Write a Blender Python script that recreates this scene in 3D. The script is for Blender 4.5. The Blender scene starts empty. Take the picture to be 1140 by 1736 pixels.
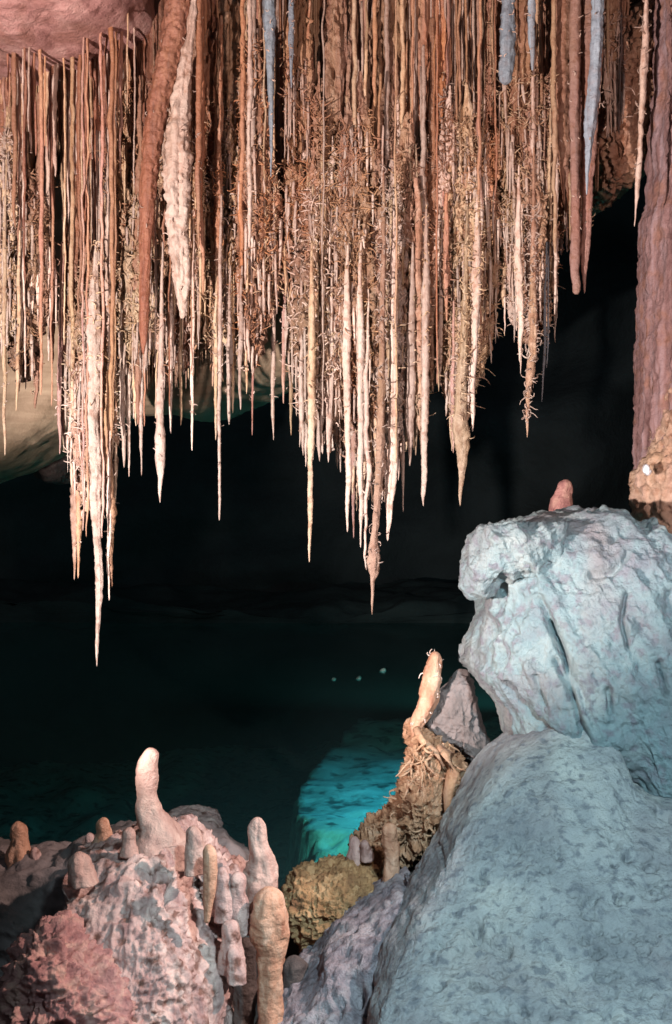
import bpy, math, random
import numpy as np
from mathutils import Vector

scene = bpy.context.scene
C = scene.collection
random.seed(7)
rng = np.random.RandomState(11)

# ------------------------------------------------------------------ camera, world, lamps
CAMZ = 1.6
F = 1861.0                       # focal length in photograph pixels (1140 x 1736)
cam_d = bpy.data.cameras.new("camera")
cam = bpy.data.objects.new("camera", cam_d); C.objects.link(cam)
cam.location = (0, 0, CAMZ); cam.rotation_euler = (math.radians(90), 0, 0)
cam_d.sensor_fit = 'VERTICAL'; cam_d.sensor_height = 36.0
cam_d.lens = 36.0 * F / 1736.0
cam_d.clip_start = 0.05; cam_d.clip_end = 200
scene.camera = cam
scene.view_settings.view_transform = 'Standard'
scene.view_settings.look = 'None'
scene.view_settings.exposure = 0.0
scene.view_settings.gamma = 1.0

w = bpy.data.worlds.new("World"); scene.world = w; w.use_nodes = True
bg = w.node_tree.nodes['Background']
bg.inputs['Color'].default_value = (0.72, 0.86, 1.0, 1); bg.inputs['Strength'].default_value = 0.085

def lamp(name, loc, target, watts, col, cone=60, blend=0.6, size=0.12, kind='SPOT'):
    d = bpy.data.lights.new(name, kind); d.energy = watts; d.color = col
    if kind == 'SPOT':
        d.spot_size = math.radians(cone); d.spot_blend = blend
    d.shadow_soft_size = size
    o = bpy.data.objects.new(name, d); C.objects.link(o); o.location = loc
    v = Vector(target) - Vector(loc)
    o.rotation_euler = v.to_track_quat('-Z', 'Y').to_euler()
    return o

# warm floodlight on the curtain, cool floodlight on the near boulders, a lamp hidden behind the
# boulders that rakes the stalagmites, and the submerged lamps of the lake; the fill lights are unseen additions
lamp("curtain_floodlight", (-2.4, 1.6, 1.3), (0.25, 6.1, 2.75), 1950, (1.0, 0.86, 0.80), 63, 0.35, 0.04)
lamp("curtain_fill_light", (1.9, 0.4, 2.6), (0.1, 6.0, 2.9), 560, (1.0, 0.74, 0.66), 58, 0.5, 0.08)  # added fill from the right that balances the main floodlight
lamp("boulder_floodlight", (0.75, 0.9, 2.7), (1.12, 3.45, 0.1), 760, (0.62, 0.90, 1.0), 66, 0.45, 0.10)
lamp("stalagmite_floodlight", (1.65, 3.35, 2.15), (-0.9, 4.1, 0.12), 520, (1.0, 0.74, 0.66), 36, 0.5, 0.04)
lamp("spire_fill_light", (0.60, 2.6, 2.6), (0.30, 4.95, 0.22), 95, (1.0, 0.78, 0.64), 22, 0.6, 0.03)  # added unseen lamp that brightens only the spire and corroded pillar
lamp("submerged_lamp", (1.10, 10.5, -0.15), (0.8, 10.4, -1.3), 190, (0.06, 0.62, 0.95), 150, 0.3, 0.05)
lamp("lake_green_fill_light", (0.71, 8.0, -0.3), (0.0, 9.3, -1.5), 330, (0.16, 0.82, 0.70), 116, 0.6, 0.03)  # added lamp; its green stands in for light absorbed by the water
lamp("submerged_far_lamp", (-3.4, 9.6, -0.2), (-3.2, 9.8, -1.3), 1.0, (0.14, 0.9, 0.6), 150, 0.6, 0.03)
lamp("cavern_fill_light", (2.08, 9.0, 0.9), (-3.5, 18, -1.6), 80, (0.16, 0.95, 0.85), 100, 0.8, 0.05)  # added unseen teal light, lifts the far wall and lake out of black

# ------------------------------------------------------------------ noise
_P = rng.rand(64 * 64 * 64).astype(np.float64)
def vnoise(p):
    i = np.floor(p).astype(np.int64); f = p - i
    f = f * f * f * (f * (f * 6 - 15) + 10)
    def h(dx, dy, dz):
        a = (i[:, 0] + dx) & 63; b = (i[:, 1] + dy) & 63; c = (i[:, 2] + dz) & 63
        return _P[(a * 64 + b) * 64 + c]
    x, y, z = f[:, 0], f[:, 1], f[:, 2]
    c00 = h(0,0,0)*(1-x)+h(1,0,0)*x; c10 = h(0,1,0)*(1-x)+h(1,1,0)*x
    c01 = h(0,0,1)*(1-x)+h(1,0,1)*x; c11 = h(0,1,1)*(1-x)+h(1,1,1)*x
    return ((c00*(1-y)+c10*y)*(1-z) + (c01*(1-y)+c11*y)*z) * 2 - 1
def fbm(p, s, octv=4, gain=0.5, ridged=False, off=0.0):
    p = p * s + off; a = 1.0; t = 0; r = np.zeros(len(p))
    for k in range(octv):
        n = vnoise(p)
        if ridged: n = 0.62 - 2 * np.abs(n)
        r += a * n; t += a; a *= gain; p = p * 2.03 + 17.3
    return r / t

# ------------------------------------------------------------------ helpers
def W(px, py, D):
    return np.array([(px - 570) / F * D, D, CAMZ + (868 - py) / F * D])

def new_mesh(name, verts, quads, tris=(), mat=None, smooth=True):
    me = bpy.data.meshes.new(name)
    v = np.asarray(verts, np.float32); q = np.asarray(quads, np.int32).reshape(-1, 4); t = np.asarray(tris, np.int32).reshape(-1, 3)
    me.vertices.add(len(v)); me.vertices.foreach_set('co', v.ravel())
    me.loops.add(q.size + t.size); me.loops.foreach_set('vertex_index', np.concatenate([q.ravel(), t.ravel()]))
    me.polygons.add(len(q) + len(t))
    me.polygons.foreach_set('loop_start', np.concatenate([np.arange(len(q)) * 4, q.size + np.arange(len(t)) * 3]).astype(np.int32))
    me.polygons.foreach_set('use_smooth', np.ones(len(q) + len(t), bool) if smooth else np.zeros(len(q) + len(t), bool))
    me.update(calc_edges=True)
    if mat: me.materials.append(mat)
    return me

def recentre(me, org):
    n = len(me.vertices); co = np.empty(n * 3); me.vertices.foreach_get('co', co)
    co = co.reshape(-1, 3) - org; me.vertices.foreach_set('co', co.ravel()); me.update()

def link(name, me, parent=None, org=(0, 0, 0)):
    o = bpy.data.objects.new(name, me); C.objects.link(o)
    if parent is not None:
        o.parent = parent
    else:
        o.location = org
    return o

def tag(o, label=None, cat=None, group=None, kind=None):
    if label: o['label'] = label
    if cat: o['category'] = cat
    if group: o['group'] = group
    if kind: o['kind'] = kind
    return o

def displace(me, fn, pxy=None):
    n = len(me.vertices); co = np.empty(n * 3); no = np.empty(n * 3)
    me.vertices.foreach_get('co', co); me.vertices.foreach_get('normal', no)
    co = co.reshape(-1, 3); no = no.reshape(-1, 3)
    d = fn(co, pxy)
    co = co + no * d[:, None]
    me.vertices.foreach_set('co', co.ravel()); me.update()

class Geo:
    def __init__(s): s.v = []; s.q = []; s.t = []; s.n = 0
    def add(s, v, q=(), t=()):
        b = s.n; s.v.append(np.asarray(v)); s.n += len(v)
        if len(q): s.q.append(np.asarray(q) + b)
        if len(t): s.t.append(np.asarray(t) + b)
    def mesh(s, name, mat):
        v = np.concatenate(s.v)
        return new_mesh(name, v, np.concatenate(s.q) if s.q else [], np.concatenate(s.t) if s.t else [], mat)

def grid_quads(nr, ns, wrap=True):
    a = np.arange(nr - 1)[:, None] * ns; j = np.arange(ns if wrap else ns - 1)[None, :]
    j2 = (j + 1) % ns
    return np.stack([a + j, a + j2, a + ns + j2, a + ns + j], -1).reshape(-1, 4)

def tube(pts, rad, ns, geo, squash=1.0, angn=None):
    """tapered tube round a roughly vertical or free path; closed ends"""
    pts = np.asarray(pts, float); rad = np.asarray(rad, float); n = len(pts)
    tan = np.gradient(pts, axis=0); tan /= np.linalg.norm(tan, axis=1)[:, None] + 1e-9
    ref = np.where(np.abs(tan[:, 2:3]) > 0.8, np.array([[0, 1., 0]]), np.array([[0, 0, 1.]]))
    u = np.cross(tan, ref); u /= np.linalg.norm(u, axis=1)[:, None] + 1e-9
    v = np.cross(tan, u)
    a = np.linspace(0, 2 * math.pi, ns, endpoint=False)
    R = rad[:, None] * np.ones(ns)[None, :]
    if angn is not None: R = R * angn
    V = pts[:, None, :] + R[:, :, None] * (np.cos(a)[None, :, None] * u[:, None, :] + squash * np.sin(a)[None, :, None] * v[:, None, :])
    V = np.concatenate([V.reshape(-1, 3), pts[:1], pts[-1:]])
    q = grid_quads(n, ns)
    t = []
    for j in range(ns):
        t.append((n * ns, (j + 1) % ns, j)); t.append((n * ns + 1, (n - 1) * ns + j, (n - 1) * ns + (j + 1) % ns))
    geo.add(V, q, t)

def spine_geo(prof, D, geo, ns=14, step=5.0, squash=1.0, wander=1.0, rough=0.12, rs=0.06, flute=0.0, nfl=7, cap=(True, True), knob=0.0, seed=None):
    """prof: (py, cx, halfwidth) in photograph pixels, read at distance D"""
    seed = random.random() * 100 if seed is None else seed
    prof = np.array(prof, float)
    y0, y1 = prof[0, 0], prof[-1, 0]
    n = max(6, int(abs(y1 - y0) / step))
    ys = np.linspace(y0, y1, n)
    s = (prof[:, 0] - y0) / (y1 - y0); ss = (ys - y0) / (y1 - y0)
    cx = np.interp(ss, s, prof[:, 1]); hw = np.interp(ss, s, prof[:, 2])
    for _ in range(2):                                   # soften the profile
        hw[1:-1] = (hw[:-2] + 2 * hw[1:-1] + hw[2:]) / 4; cx[1:-1] = (cx[:-2] + 2 * cx[1:-1] + cx[2:]) / 4
    px2m = D / F
    q = np.stack([ys * 0.02, ys * 0 + seed, ys * 0], 1)
    cx = cx + wander * 1.6 * fbm(q, 1.0, 3) * np.minimum(1, hw / 3 + .3)
    X = (cx - 570) * px2m; Z = CAMZ + (868 - ys) * px2m
    Y = D + wander * 1.6 * px2m * fbm(q, 1.0, 3, off=50)
    r = hw * px2m
    if cap[0]:
        k = min(n // 3, max(2, int(hw[min(3, n-1)] / (abs(y1 - y0) / n)))); t = (np.arange(k) + .3) / k; r[:k] *= np.sqrt(1 - (1 - t) ** 2)
    if cap[1]:
        k = min(n // 3, max(2, int(hw[-4] / (abs(y1 - y0) / n)))); t = (np.arange(k) + .3) / k; r[-k:] *= np.sqrt(1 - (1 - t) ** 2)[::-1]
    a = np.linspace(0, 2 * math.pi, ns, endpoint=False)
    rm = np.maximum(r, 0.004)
    G = np.stack([np.cos(a)[None, :] * rm[:, None] / rs, np.sin(a)[None, :] * rm[:, None] / rs, (Z[:, None] + 0 * a) / (rs * 1.6)], -1).reshape(-1, 3)
    m = 1 + rough * fbm(G, 1.0, 3, off=seed).reshape(n, ns)
    if flute:
        G2 = np.stack([np.cos(a)[None, :] * nfl / 6.28 * 1.3 + 0 * Z[:, None], np.sin(a)[None, :] * nfl / 6.28 * 1.3 + 0 * Z[:, None], Z[:, None] * 0.7 + 0 * a], -1).reshape(-1, 3)
        m += flute * fbm(G2, 1.0, 3, off=seed).reshape(n, ns)
    if knob:
        G3 = np.stack([X[:, None] + np.cos(a)[None, :] * rm[:, None], Y[:, None] + np.sin(a)[None, :] * rm[:, None], Z[:, None] + 0 * a], -1).reshape(-1, 3)
        m += knob * fbm(G3, 42.0, 3, 0.6, ridged=True, off=seed).reshape(n, ns) * 0.5
    tube(np.stack([X, Y, Z], 1), r, ns, geo, squash, m)
    return np.stack([X, Y, Z], 1), r

def twig(geo, p, d, L, r, curl=0.8, seg=5, ns=4):
    """one small crooked helictite"""
    d = np.array(d, float); d /= np.linalg.norm(d) + 1e-9
    pts = [p]; 
    ax = rng.randn(3) * curl
    for k in range(seg):
        d = d + np.cross(ax, d) * 0.5 + rng.randn(3) * 0.15; d /= np.linalg.norm(d)
        pts.append(pts[-1] + d * L / seg)
    tube(pts, np.linspace(r, r * 0.35, seg + 1), ns, geo)

def twigs_on(path, rad, n, t0, t1, L, r, up=0.0):
    g = Geo(); m = len(path)
    for _ in range(n):
        i = int((t0 + (t1 - t0) * rng.rand()) * (m - 1)); a = rng.rand() * 2 * math.pi
        d = np.array([math.cos(a), math.sin(a), up + rng.randn() * 0.5])
        p = path[i] + np.array([math.cos(a), math.sin(a), 0]) * rad[i] * 0.85
        twig(g, p, d, L * (0.4 + rng.rand()), r * (0.7 + 0.6 * rng.rand()))
    return g

# ------------------------------------------------------------------ materials
def nt_mat(name):
    m = bpy.data.materials.new(name); m.use_nodes = True
    nt = m.node_tree; nt.nodes.clear()
    out = nt.nodes.new('ShaderNodeOutputMaterial'); b = nt.nodes.new('ShaderNodeBsdfPrincipled')
    nt.links.new(b.outputs[0], out.inputs[0])
    return m, nt, b

def rock_mat(name, cols, scale=(3, 3, 3), detail=8, rough=0.7, bump=0.6, bscale=28, dist=0.02, low=None, field=0.0, stain=None, iron=0.0,
             speck=None, speck_scale=60, speck_amt=1.0, spec=0.35, rand=0.0, pit=0.0, pit_scale=14):
    """cols: colours spread along a noise; low: (colour, z_high, z_low) tint of the deposit near the tips"""
    m, nt, b = nt_mat(name); N = nt.nodes.new; L = nt.links.new
    geo = N('ShaderNodeNewGeometry')
    mp = N('ShaderNodeMapping'); mp.inputs['Scale'].default_value = scale
    L(geo.outputs['Position'], mp.inputs['Vector'])
    no = N('ShaderNodeTexNoise'); no.inputs['Scale'].default_value = 1.0; no.inputs['Detail'].default_value = detail
    no.inputs['Roughness'].default_value = 0.62; no.inputs['Distortion'].default_value = 0.4
    L(mp.outputs[0], no.inputs['Vector'])
    cr = N('ShaderNodeValToRGB'); e = cr.color_ramp.elements
    lo, hi = 0.32, 0.68
    e[0].position = lo; e[0].color = (*cols[0], 1); e[1].position = hi; e[1].color = (*cols[-1], 1)
    for i, c in enumerate(cols[1:-1]):
        k = cr.color_ramp.elements.new(lo + (hi - lo) * (i + 1) / (len(cols) - 1)); k.color = (*c, 1)
    L(no.outputs['Fac'], cr.inputs[0]); col = cr.outputs[0]
    if field:
        m2 = N('ShaderNodeMapping'); m2.inputs['Scale'].default_value = (4.5, 0.8, 0.55); L(geo.outputs['Position'], m2.inputs['Vector'])
        f2 = N('ShaderNodeTexNoise'); f2.inputs['Scale'].default_value = 1.0; f2.inputs['Detail'].default_value = 5; L(m2.outputs[0], f2.inputs['Vector'])
        c2 = N('ShaderNodeValToRGB'); q = c2.color_ramp.elements
        q[0].position = .30; q[0].color = (.26, .10, .065, 1); q[1].position = .72; q[1].color = (.62, .46, .34, 1)
        for ps, cc in ((.40, (.46, .19, .11)), (.48, (.50, .31, .25)), (.56, (.58, .40, .26)), (.64, (.44, .25, .22))):
            k = c2.color_ramp.elements.new(ps); k.color = (*cc, 1)
        L(f2.outputs['Fac'], c2.inputs[0])
        mf = N('ShaderNodeMixRGB'); mf.inputs[0].default_value = field; L(col, mf.inputs[1]); L(c2.outputs[0], mf.inputs[2]); col = mf.outputs[0]
    if stain:
        ms = N('ShaderNodeMapping'); ms.inputs['Scale'].default_value = (stain[1], stain[1], stain[1] * .5); L(geo.outputs['Position'], ms.inputs['Vector'])
        fs = N('ShaderNodeTexNoise'); fs.inputs['Scale'].default_value = 1.0; fs.inputs['Detail'].default_value = 7; fs.inputs['Distortion'].default_value = .8; L(ms.outputs[0], fs.inputs['Vector'])
        rs_ = N('ShaderNodeMapRange'); rs_.inputs['From Min'].default_value = .46; rs_.inputs['From Max'].default_value = .66; rs_.inputs['To Max'].default_value = stain[2]; L(fs.outputs['Fac'], rs_.inputs['Value'])
        mf = N('ShaderNodeMixRGB'); mf.inputs[2].default_value = (*stain[0], 1); L(rs_.outputs[0], mf.inputs[0]); L(col, mf.inputs[1]); col = mf.outputs[0]
    if iron:
        si = N('ShaderNodeSeparateXYZ'); L(geo.outputs['Position'], si.inputs[0])
        ni = N('ShaderNodeTexNoise'); ni.inputs['Scale'].default_value = 3.0; ni.inputs['Detail'].default_value = 5; L(geo.outputs['Position'], ni.inputs['Vector'])
        ai = N('ShaderNodeMath'); ai.operation = 'MULTIPLY_ADD'; ai.inputs[1].default_value = 2.4; L(ni.outputs['Fac'], ai.inputs[0]); L(si.outputs['Z'], ai.inputs[2])
        ri = N('ShaderNodeMapRange'); ri.inputs['From Min'].default_value = 3.2; ri.inputs['From Max'].default_value = 5.2; ri.inputs['To Max'].default_value = iron; L(ai.outputs[0], ri.inputs['Value'])
        mf = N('ShaderNodeMixRGB'); mf.inputs[2].default_value = (.34, .135, .07, 1); L(ri.outputs[0], mf.inputs[0]); L(col, mf.inputs[1]); col = mf.outputs[0]
    if low:
        sx = N('ShaderNodeSeparateXYZ'); L(geo.outputs['Position'], sx.inputs[0])
        n2 = N('ShaderNodeTexNoise'); n2.inputs['Scale'].default_value = 5.0; n2.inputs['Detail'].default_value = 6
        L(geo.outputs['Position'], n2.inputs['Vector'])
        ad = N('ShaderNodeMath'); ad.operation = 'MULTIPLY_ADD'; ad.inputs[1].default_value = 2.2; L(n2.outputs['Fac'], ad.inputs[0]); L(sx.outputs['Z'], ad.inputs[2])
        mr = N('ShaderNodeMapRange'); mr.inputs['From Min'].default_value = low[1] + 1.1; mr.inputs['From Max'].default_value = low[2] + 1.1
        L(ad.outputs[0], mr.inputs['Value'])
        ml = N('ShaderNodeMath'); ml.operation = 'MULTIPLY'; ml.inputs[1].default_value = low[3]; L(mr.outputs[0], ml.inputs[0])
        mx = N('ShaderNodeMixRGB'); mx.inputs[2].default_value = (*low[0], 1); L(ml.outputs[0], mx.inputs[0]); L(col, mx.inputs[1]); col = mx.outputs[0]
    if speck:
        n3 = N('ShaderNodeTexNoise'); n3.inputs['Scale'].default_value = speck_scale; n3.inputs['Detail'].default_value = 5; L(geo.outputs['Position'], n3.inputs['Vector'])
        r3 = N('ShaderNodeValToRGB'); r3.color_ramp.elements[0].position = .52; r3.color_ramp.elements[1].position = .66; L(n3.outputs['Fac'], r3.inputs[0])
        r3.color_ramp.elements[1].color = (speck_amt, speck_amt, speck_amt, 1)
        mx = N('ShaderNodeMixRGB'); mx.inputs[2].default_value = (*speck, 1); L(r3.outputs[0], mx.inputs[0]); L(col, mx.inputs[1]); col = mx.outputs[0]
    if rand:
        oi = N('ShaderNodeObjectInfo'); hs = N('ShaderNodeHueSaturation')
        mr = N('ShaderNodeMapRange'); mr.inputs['To Min'].default_value = 1 - rand; mr.inputs['To Max'].default_value = 1 + rand * 0.6
        L(oi.outputs['Random'], mr.inputs['Value']); L(mr.outputs[0], hs.inputs['Value']); L(col, hs.inputs['Color']); col = hs.outputs[0]
    L(col, b.inputs['Base Color'])
    b.inputs['Roughness'].default_value = rough; b.inputs['Specular IOR Level'].default_value = spec
    n4 = N('ShaderNodeTexNoise'); n4.inputs['Scale'].default_value = bscale; n4.inputs['Detail'].default_value = 9; n4.inputs['Roughness'].default_value = 0.68
    L(geo.outputs['Position'], n4.inputs['Vector'])
    h = n4.outputs['Fac']
    if pit:
        vo = N('ShaderNodeTexVoronoi'); vo.inputs['Scale'].default_value = pit_scale; L(geo.outputs['Position'], vo.inputs['Vector'])
        r5 = N('ShaderNodeMapRange'); r5.inputs['From Max'].default_value = 0.35; L(vo.outputs['Distance'], r5.inputs['Value'])
        a5 = N('ShaderNodeMath'); a5.operation = 'MULTIPLY_ADD'; a5.inputs[1].default_value = pit; L(r5.outputs[0], a5.inputs[0]); L(h, a5.inputs[2]); h = a5.outputs[0]
    bp = N('ShaderNodeBump'); bp.inputs['Strength'].default_value = bump; bp.inputs['Distance'].default_value = dist
    L(h, bp.inputs['Height']); L(bp.outputs[0], b.inputs['Normal'])
    return m

PINK = (0.62, 0.40, 0.34)
SC = (38, 38, 2.2)
LOW = (2.4, 1.5)
def smat(name, cols, lowc=PINK, amt=0.75, **k):
    amt *= .62
    a = dict(scale=SC, rough=0.36, bump=0.8, bscale=55, dist=0.014, speck=(.30,.13,.07), speck_scale=24, speck_amt=.5, field=.55, iron=.46, low=(lowc, LOW[0], LOW[1], amt), rand=0.35, spec=0.4); a.update(k)
    return rock_mat(name, cols, **a)
M = {
 'cream': smat('cream calcite', [(.42,.27,.13), (.68,.53,.34), (.84,.71,.52)], (.84,.66,.56), field=.25),
 'white': smat('white calcite', [(.55,.42,.36), (.76,.64,.56), (.88,.78,.70)], (.86,.70,.64), field=.22),
 'amber': smat('amber calcite', [(.30,.11,.035), (.50,.22,.07), (.66,.38,.14)], (.70,.46,.32), 0.6),
 'rust': smat('rust stained calcite', [(.20,.075,.04), (.36,.14,.07), (.52,.28,.15)], (.58,.34,.24), 0.6),
 'dark red': smat('dark red stained calcite', [(.12,.045,.03), (.24,.085,.05), (.34,.14,.085)], (.30,.13,.09), 0.4, field=.12, iron=.1),
 'olive': smat('olive tinted calcite', [(.26,.18,.09), (.48,.37,.20), (.60,.50,.30)], (.72,.56,.42), 0.6),
 'blue grey': smat('blue grey calcite', [(.17,.18,.21), (.25,.32,.39), (.36,.46,.54)], (.5,.36,.33), 0.8, field=.1, iron=0, speck_amt=.15),
 'lilac': smat('lilac calcite', [(.34,.18,.17), (.46,.28,.28), (.52,.36,.38)], (.66,.44,.42), 0.5),
 'crust': smat('crusted calcite', [(.12,.05,.025), (.42,.24,.14), (.86,.66,.50)], (.78,.56,.47), 0.6, scale=(30, 30, 18), bump=0.9, bscale=45, dist=0.02),
}
mat_column = rock_mat('violet column', [(.16,.08,.075), (.29,.17,.165), (.40,.29,.31)], scale=(16, 16, 1.4), bump=0.9, bscale=30, dist=0.02, rough=0.5, speck=(.30,.14,.09), speck_scale=9, speck_amt=.6)
mat_tan = rock_mat('tan cave roof', [(.27,.19,.12), (.39,.28,.19), (.50,.38,.26)], scale=(1.2, 1.2, 9), bump=0.5, bscale=12, dist=0.03)
mat_pinkroof = rock_mat('pink cave roof', [(.22,.09,.08), (.40,.20,.18), (.56,.34,.30)], scale=(5, 5, 16), bump=1.0, bscale=22, dist=0.03, stain=((.2,.08,.05), 4, .6))
mat_boulder = rock_mat('grey boulder', [(.19,.20,.23), (.24,.32,.34), (.38,.43,.43)], scale=(3.5, 3.5, 3.5), bump=1.0, bscale=30, dist=0.035, stain=((.30,.25,.25), 2.6, .6), speck=(.22,.22,.25), speck_scale=22, rough=0.8)
mat_ground = rock_mat('pale rock ground', [(.28,.29,.31), (.44,.45,.46), (.62,.61,.58)], scale=(3, 3, 3), bump=1.0, bscale=38, dist=0.035, stain=((.26,.22,.24), 2.0, .6), speck=(.18,.19,.22), speck_scale=30, speck_amt=.75, rough=0.85, pit=0.25, pit_scale=11)
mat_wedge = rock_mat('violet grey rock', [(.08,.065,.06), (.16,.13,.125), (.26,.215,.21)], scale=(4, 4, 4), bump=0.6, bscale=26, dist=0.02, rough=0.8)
mat_pitted = rock_mat('pitted violet rock', [(.20,.17,.19), (.33,.29,.32), (.46,.42,.44)], scale=(6, 6, 6), bump=1.0, bscale=34, dist=0.035, rough=0.85, speck=(.12,.10,.12), speck_scale=22, speck_amt=.7)
mat_mound = rock_mat('rose flowstone', [(.28,.16,.15), (.48,.32,.29), (.68,.50,.44)], scale=(12, 12, 4), bump=0.8, bscale=34, dist=0.02, rough=0.6, speck=(.18,.09,.07), speck_scale=20)
mat_coral = rock_mat('rose cave coral', [(.22,.09,.09), (.42,.21,.19), (.58,.36,.29)], scale=(14, 14, 14), bump=0.9, bscale=40, dist=0.02, rough=0.6)
mat_ochre = rock_mat('ochre crusted rock', [(.18,.09,.045), (.40,.23,.11), (.58,.38,.21)], scale=(12, 12, 12), bump=1.0, bscale=36, dist=0.02, rough=0.7)
mat_brown = rock_mat('brown corroded rock', [(.20,.09,.05), (.44,.24,.14), (.64,.41,.28)], scale=(14, 14, 10), bump=1.0, bscale=36, dist=0.02, rough=0.6)
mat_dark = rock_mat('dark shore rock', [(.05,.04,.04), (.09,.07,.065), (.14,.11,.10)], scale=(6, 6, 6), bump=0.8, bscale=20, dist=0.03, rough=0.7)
mat_smooth = rock_mat('smooth pink stalagmite', [(.34,.20,.17), (.48,.31,.26), (.60,.42,.35)], scale=(16, 16, 9), bump=0.8, bscale=36, dist=0.02, rough=0.4, spec=0.5)
mat_orange = rock_mat('orange pink stalagmite', [(.34,.15,.09), (.52,.28,.18), (.62,.40,.29)], scale=(16, 16, 7), bump=0.8, bscale=36, dist=0.02, rough=0.42, spec=0.5)
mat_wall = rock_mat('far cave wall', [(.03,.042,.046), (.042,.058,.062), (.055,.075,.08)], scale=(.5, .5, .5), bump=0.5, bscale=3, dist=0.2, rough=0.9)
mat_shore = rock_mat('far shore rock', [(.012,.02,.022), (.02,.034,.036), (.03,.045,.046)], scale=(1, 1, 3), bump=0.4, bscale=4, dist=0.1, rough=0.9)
mat_bed = rock_mat('lake bed', [(.16,.22,.20), (.26,.33,.30), (.36,.42,.38)], scale=(2.4, 2.4, 2.4), bump=0.6, bscale=9, dist=0.05, rough=0.9, speck=(.04,.07,.07), speck_scale=5)
mat_glint = rock_mat('white crystal', [(.8,.82,.9), (.9,.9,.95)], rough=0.15, spec=0.8)  # bright white colour standing in for a glint

# ------------------------------------------------------------------ blobs: bodies with a given outline, distance and thickness
def blob_geo(outline, D, T, geo, centre=None, nring=70, nseg=260, k=2.4, tilt=(0, 0), Tb=None, smooth=3):
    """outline in photograph pixels, lying at distance D (+tilt per 100 px right / down from the centre)"""
    o = np.array(outline, float); c = np.array(centre if centre is not None else o.mean(0), float)
    oc = np.vstack([o, o[:1]]); seg = np.linalg.norm(np.diff(oc, axis=0), axis=1); s = np.r_[0, np.cumsum(seg)]
    t = np.linspace(0, s[-1], nseg, endpoint=False)
    ox = np.interp(t, s, oc[:, 0]); oy = np.interp(t, s, oc[:, 1])
    for _ in range(smooth):
        ox = (np.roll(ox, 1) + 2 * ox + np.roll(ox, -1)) / 4; oy = (np.roll(oy, 1) + 2 * oy + np.roll(oy, -1)) / 4
    Tb = T if Tb is None else Tb
    u = np.linspace(0, 1, nring + 1)[1:]
    u = np.sin(u * math.pi / 2)
    rows = [(uu, -1) for uu in u] + [(uu, 1) for uu in u[:-1][::-1]]
    P = []; PX = []
    for uu, sg in rows:
        px = c[0] + (ox - c[0]) * uu; py = c[1] + (oy - c[1]) * uu
        Dm = D + tilt[0] * (px - c[0]) / 100 + tilt[1] * (py - c[1]) / 100
        h = max(0, 1 - uu ** k) ** (1 / k)
        P.append(np.stack([(px - 570) / F * Dm, Dm + sg * (T if sg < 0 else Tb) * h, CAMZ + (868 - py) / F * Dm], 1))
        PX.append(np.stack([px, py], 1))
    n = len(rows); V = np.concatenate(P); PX = np.concatenate(PX)
    cf = W(c[0], c[1], D); a = cf.copy(); a[1] -= T; b_ = cf.copy(); b_[1] += Tb
    V = np.vstack([V, a, b_]); PX = np.vstack([PX, c, c])
    q = grid_quads(n, nseg)
    t3 = []
    for j in range(nseg):
        t3.append((n * nseg, (j + 1) % nseg, j)); t3.append((n * nseg + 1, (n - 1) * nseg + j, (n - 1) * nseg + (j + 1) % nseg))
    geo.add(V, q[:, ::-1] if False else q, t3)
    return PX

def crease(pxy, line, width):
    """0..1 closeness of points to a polyline drawn on the rock"""
    d = np.full(len(pxy), 1e9); l = np.array(line, float)
    for a, b in zip(l[:-1], l[1:]):
        ab = b - a; t = np.clip(((pxy - a) @ ab) / (ab @ ab), 0, 1)
        d = np.minimum(d, np.linalg.norm(pxy - (a + t[:, None] * ab), axis=1))
    return np.exp(-(d / width) ** 2)

def rock(name, parts, mat, disp, label=None, cat=None, kind=None, group=None, parent=None):
    g = Geo(); PX = []
    for p in parts: PX.append(blob_geo(geo=g, **p))
    PX = np.vstack(PX)
    me = g.mesh(name, mat)
    # outward normals: flip if the first body is inside out
    n = len(me.vertices); co = np.empty(n * 3); no = np.empty(n * 3)
    me.vertices.foreach_get('co', co); me.vertices.foreach_get('normal', no); co = co.reshape(-1, 3); no = no.reshape(-1, 3)
    if ((co - co.mean(0)) * no).sum() < 0:
        me.flip_normals(); me.update()
    displace(me, disp, PX)
    org = co.mean(0); org[2] = co[:, 2].min()
    if parent is None:
        recentre(me, org); o = link(name, me, None, org)
    else:
        recentre(me, np.array(parent.location)); o = link(name, me, parent)
    return tag(o, label, cat, group, kind)

# ------------------------------------------------------------------ setting: far wall, lake, lake bed, roof
def sheet(name, X, Y, Z, mat, kind='structure', flip=False):
    nr, nc = X.shape; V = np.stack([X, Y, Z], -1).reshape(-1, 3)
    q = grid_quads(nr, nc, False)
    me = new_mesh(name, V, q[:, ::-1] if flip else q, (), mat)
    o = link(name, me); tag(o, kind=kind); return o

th = np.linspace(-1.75, 1.75, 220); zz = np.linspace(-7, 16, 110)
TH, ZZ = np.meshgrid(th, zz)
n = fbm(np.stack([TH.ravel() * 6, ZZ.ravel() * .35, 0 * TH.ravel()], 1), 1.0, 5).reshape(TH.shape)
R = 24 - 5 * np.clip((ZZ - 4) / 12, 0, 1) ** 2 + 3.0 * n
sheet('cave_wall', R * np.sin(TH), R * np.cos(TH) - 1, ZZ, mat_wall)

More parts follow.
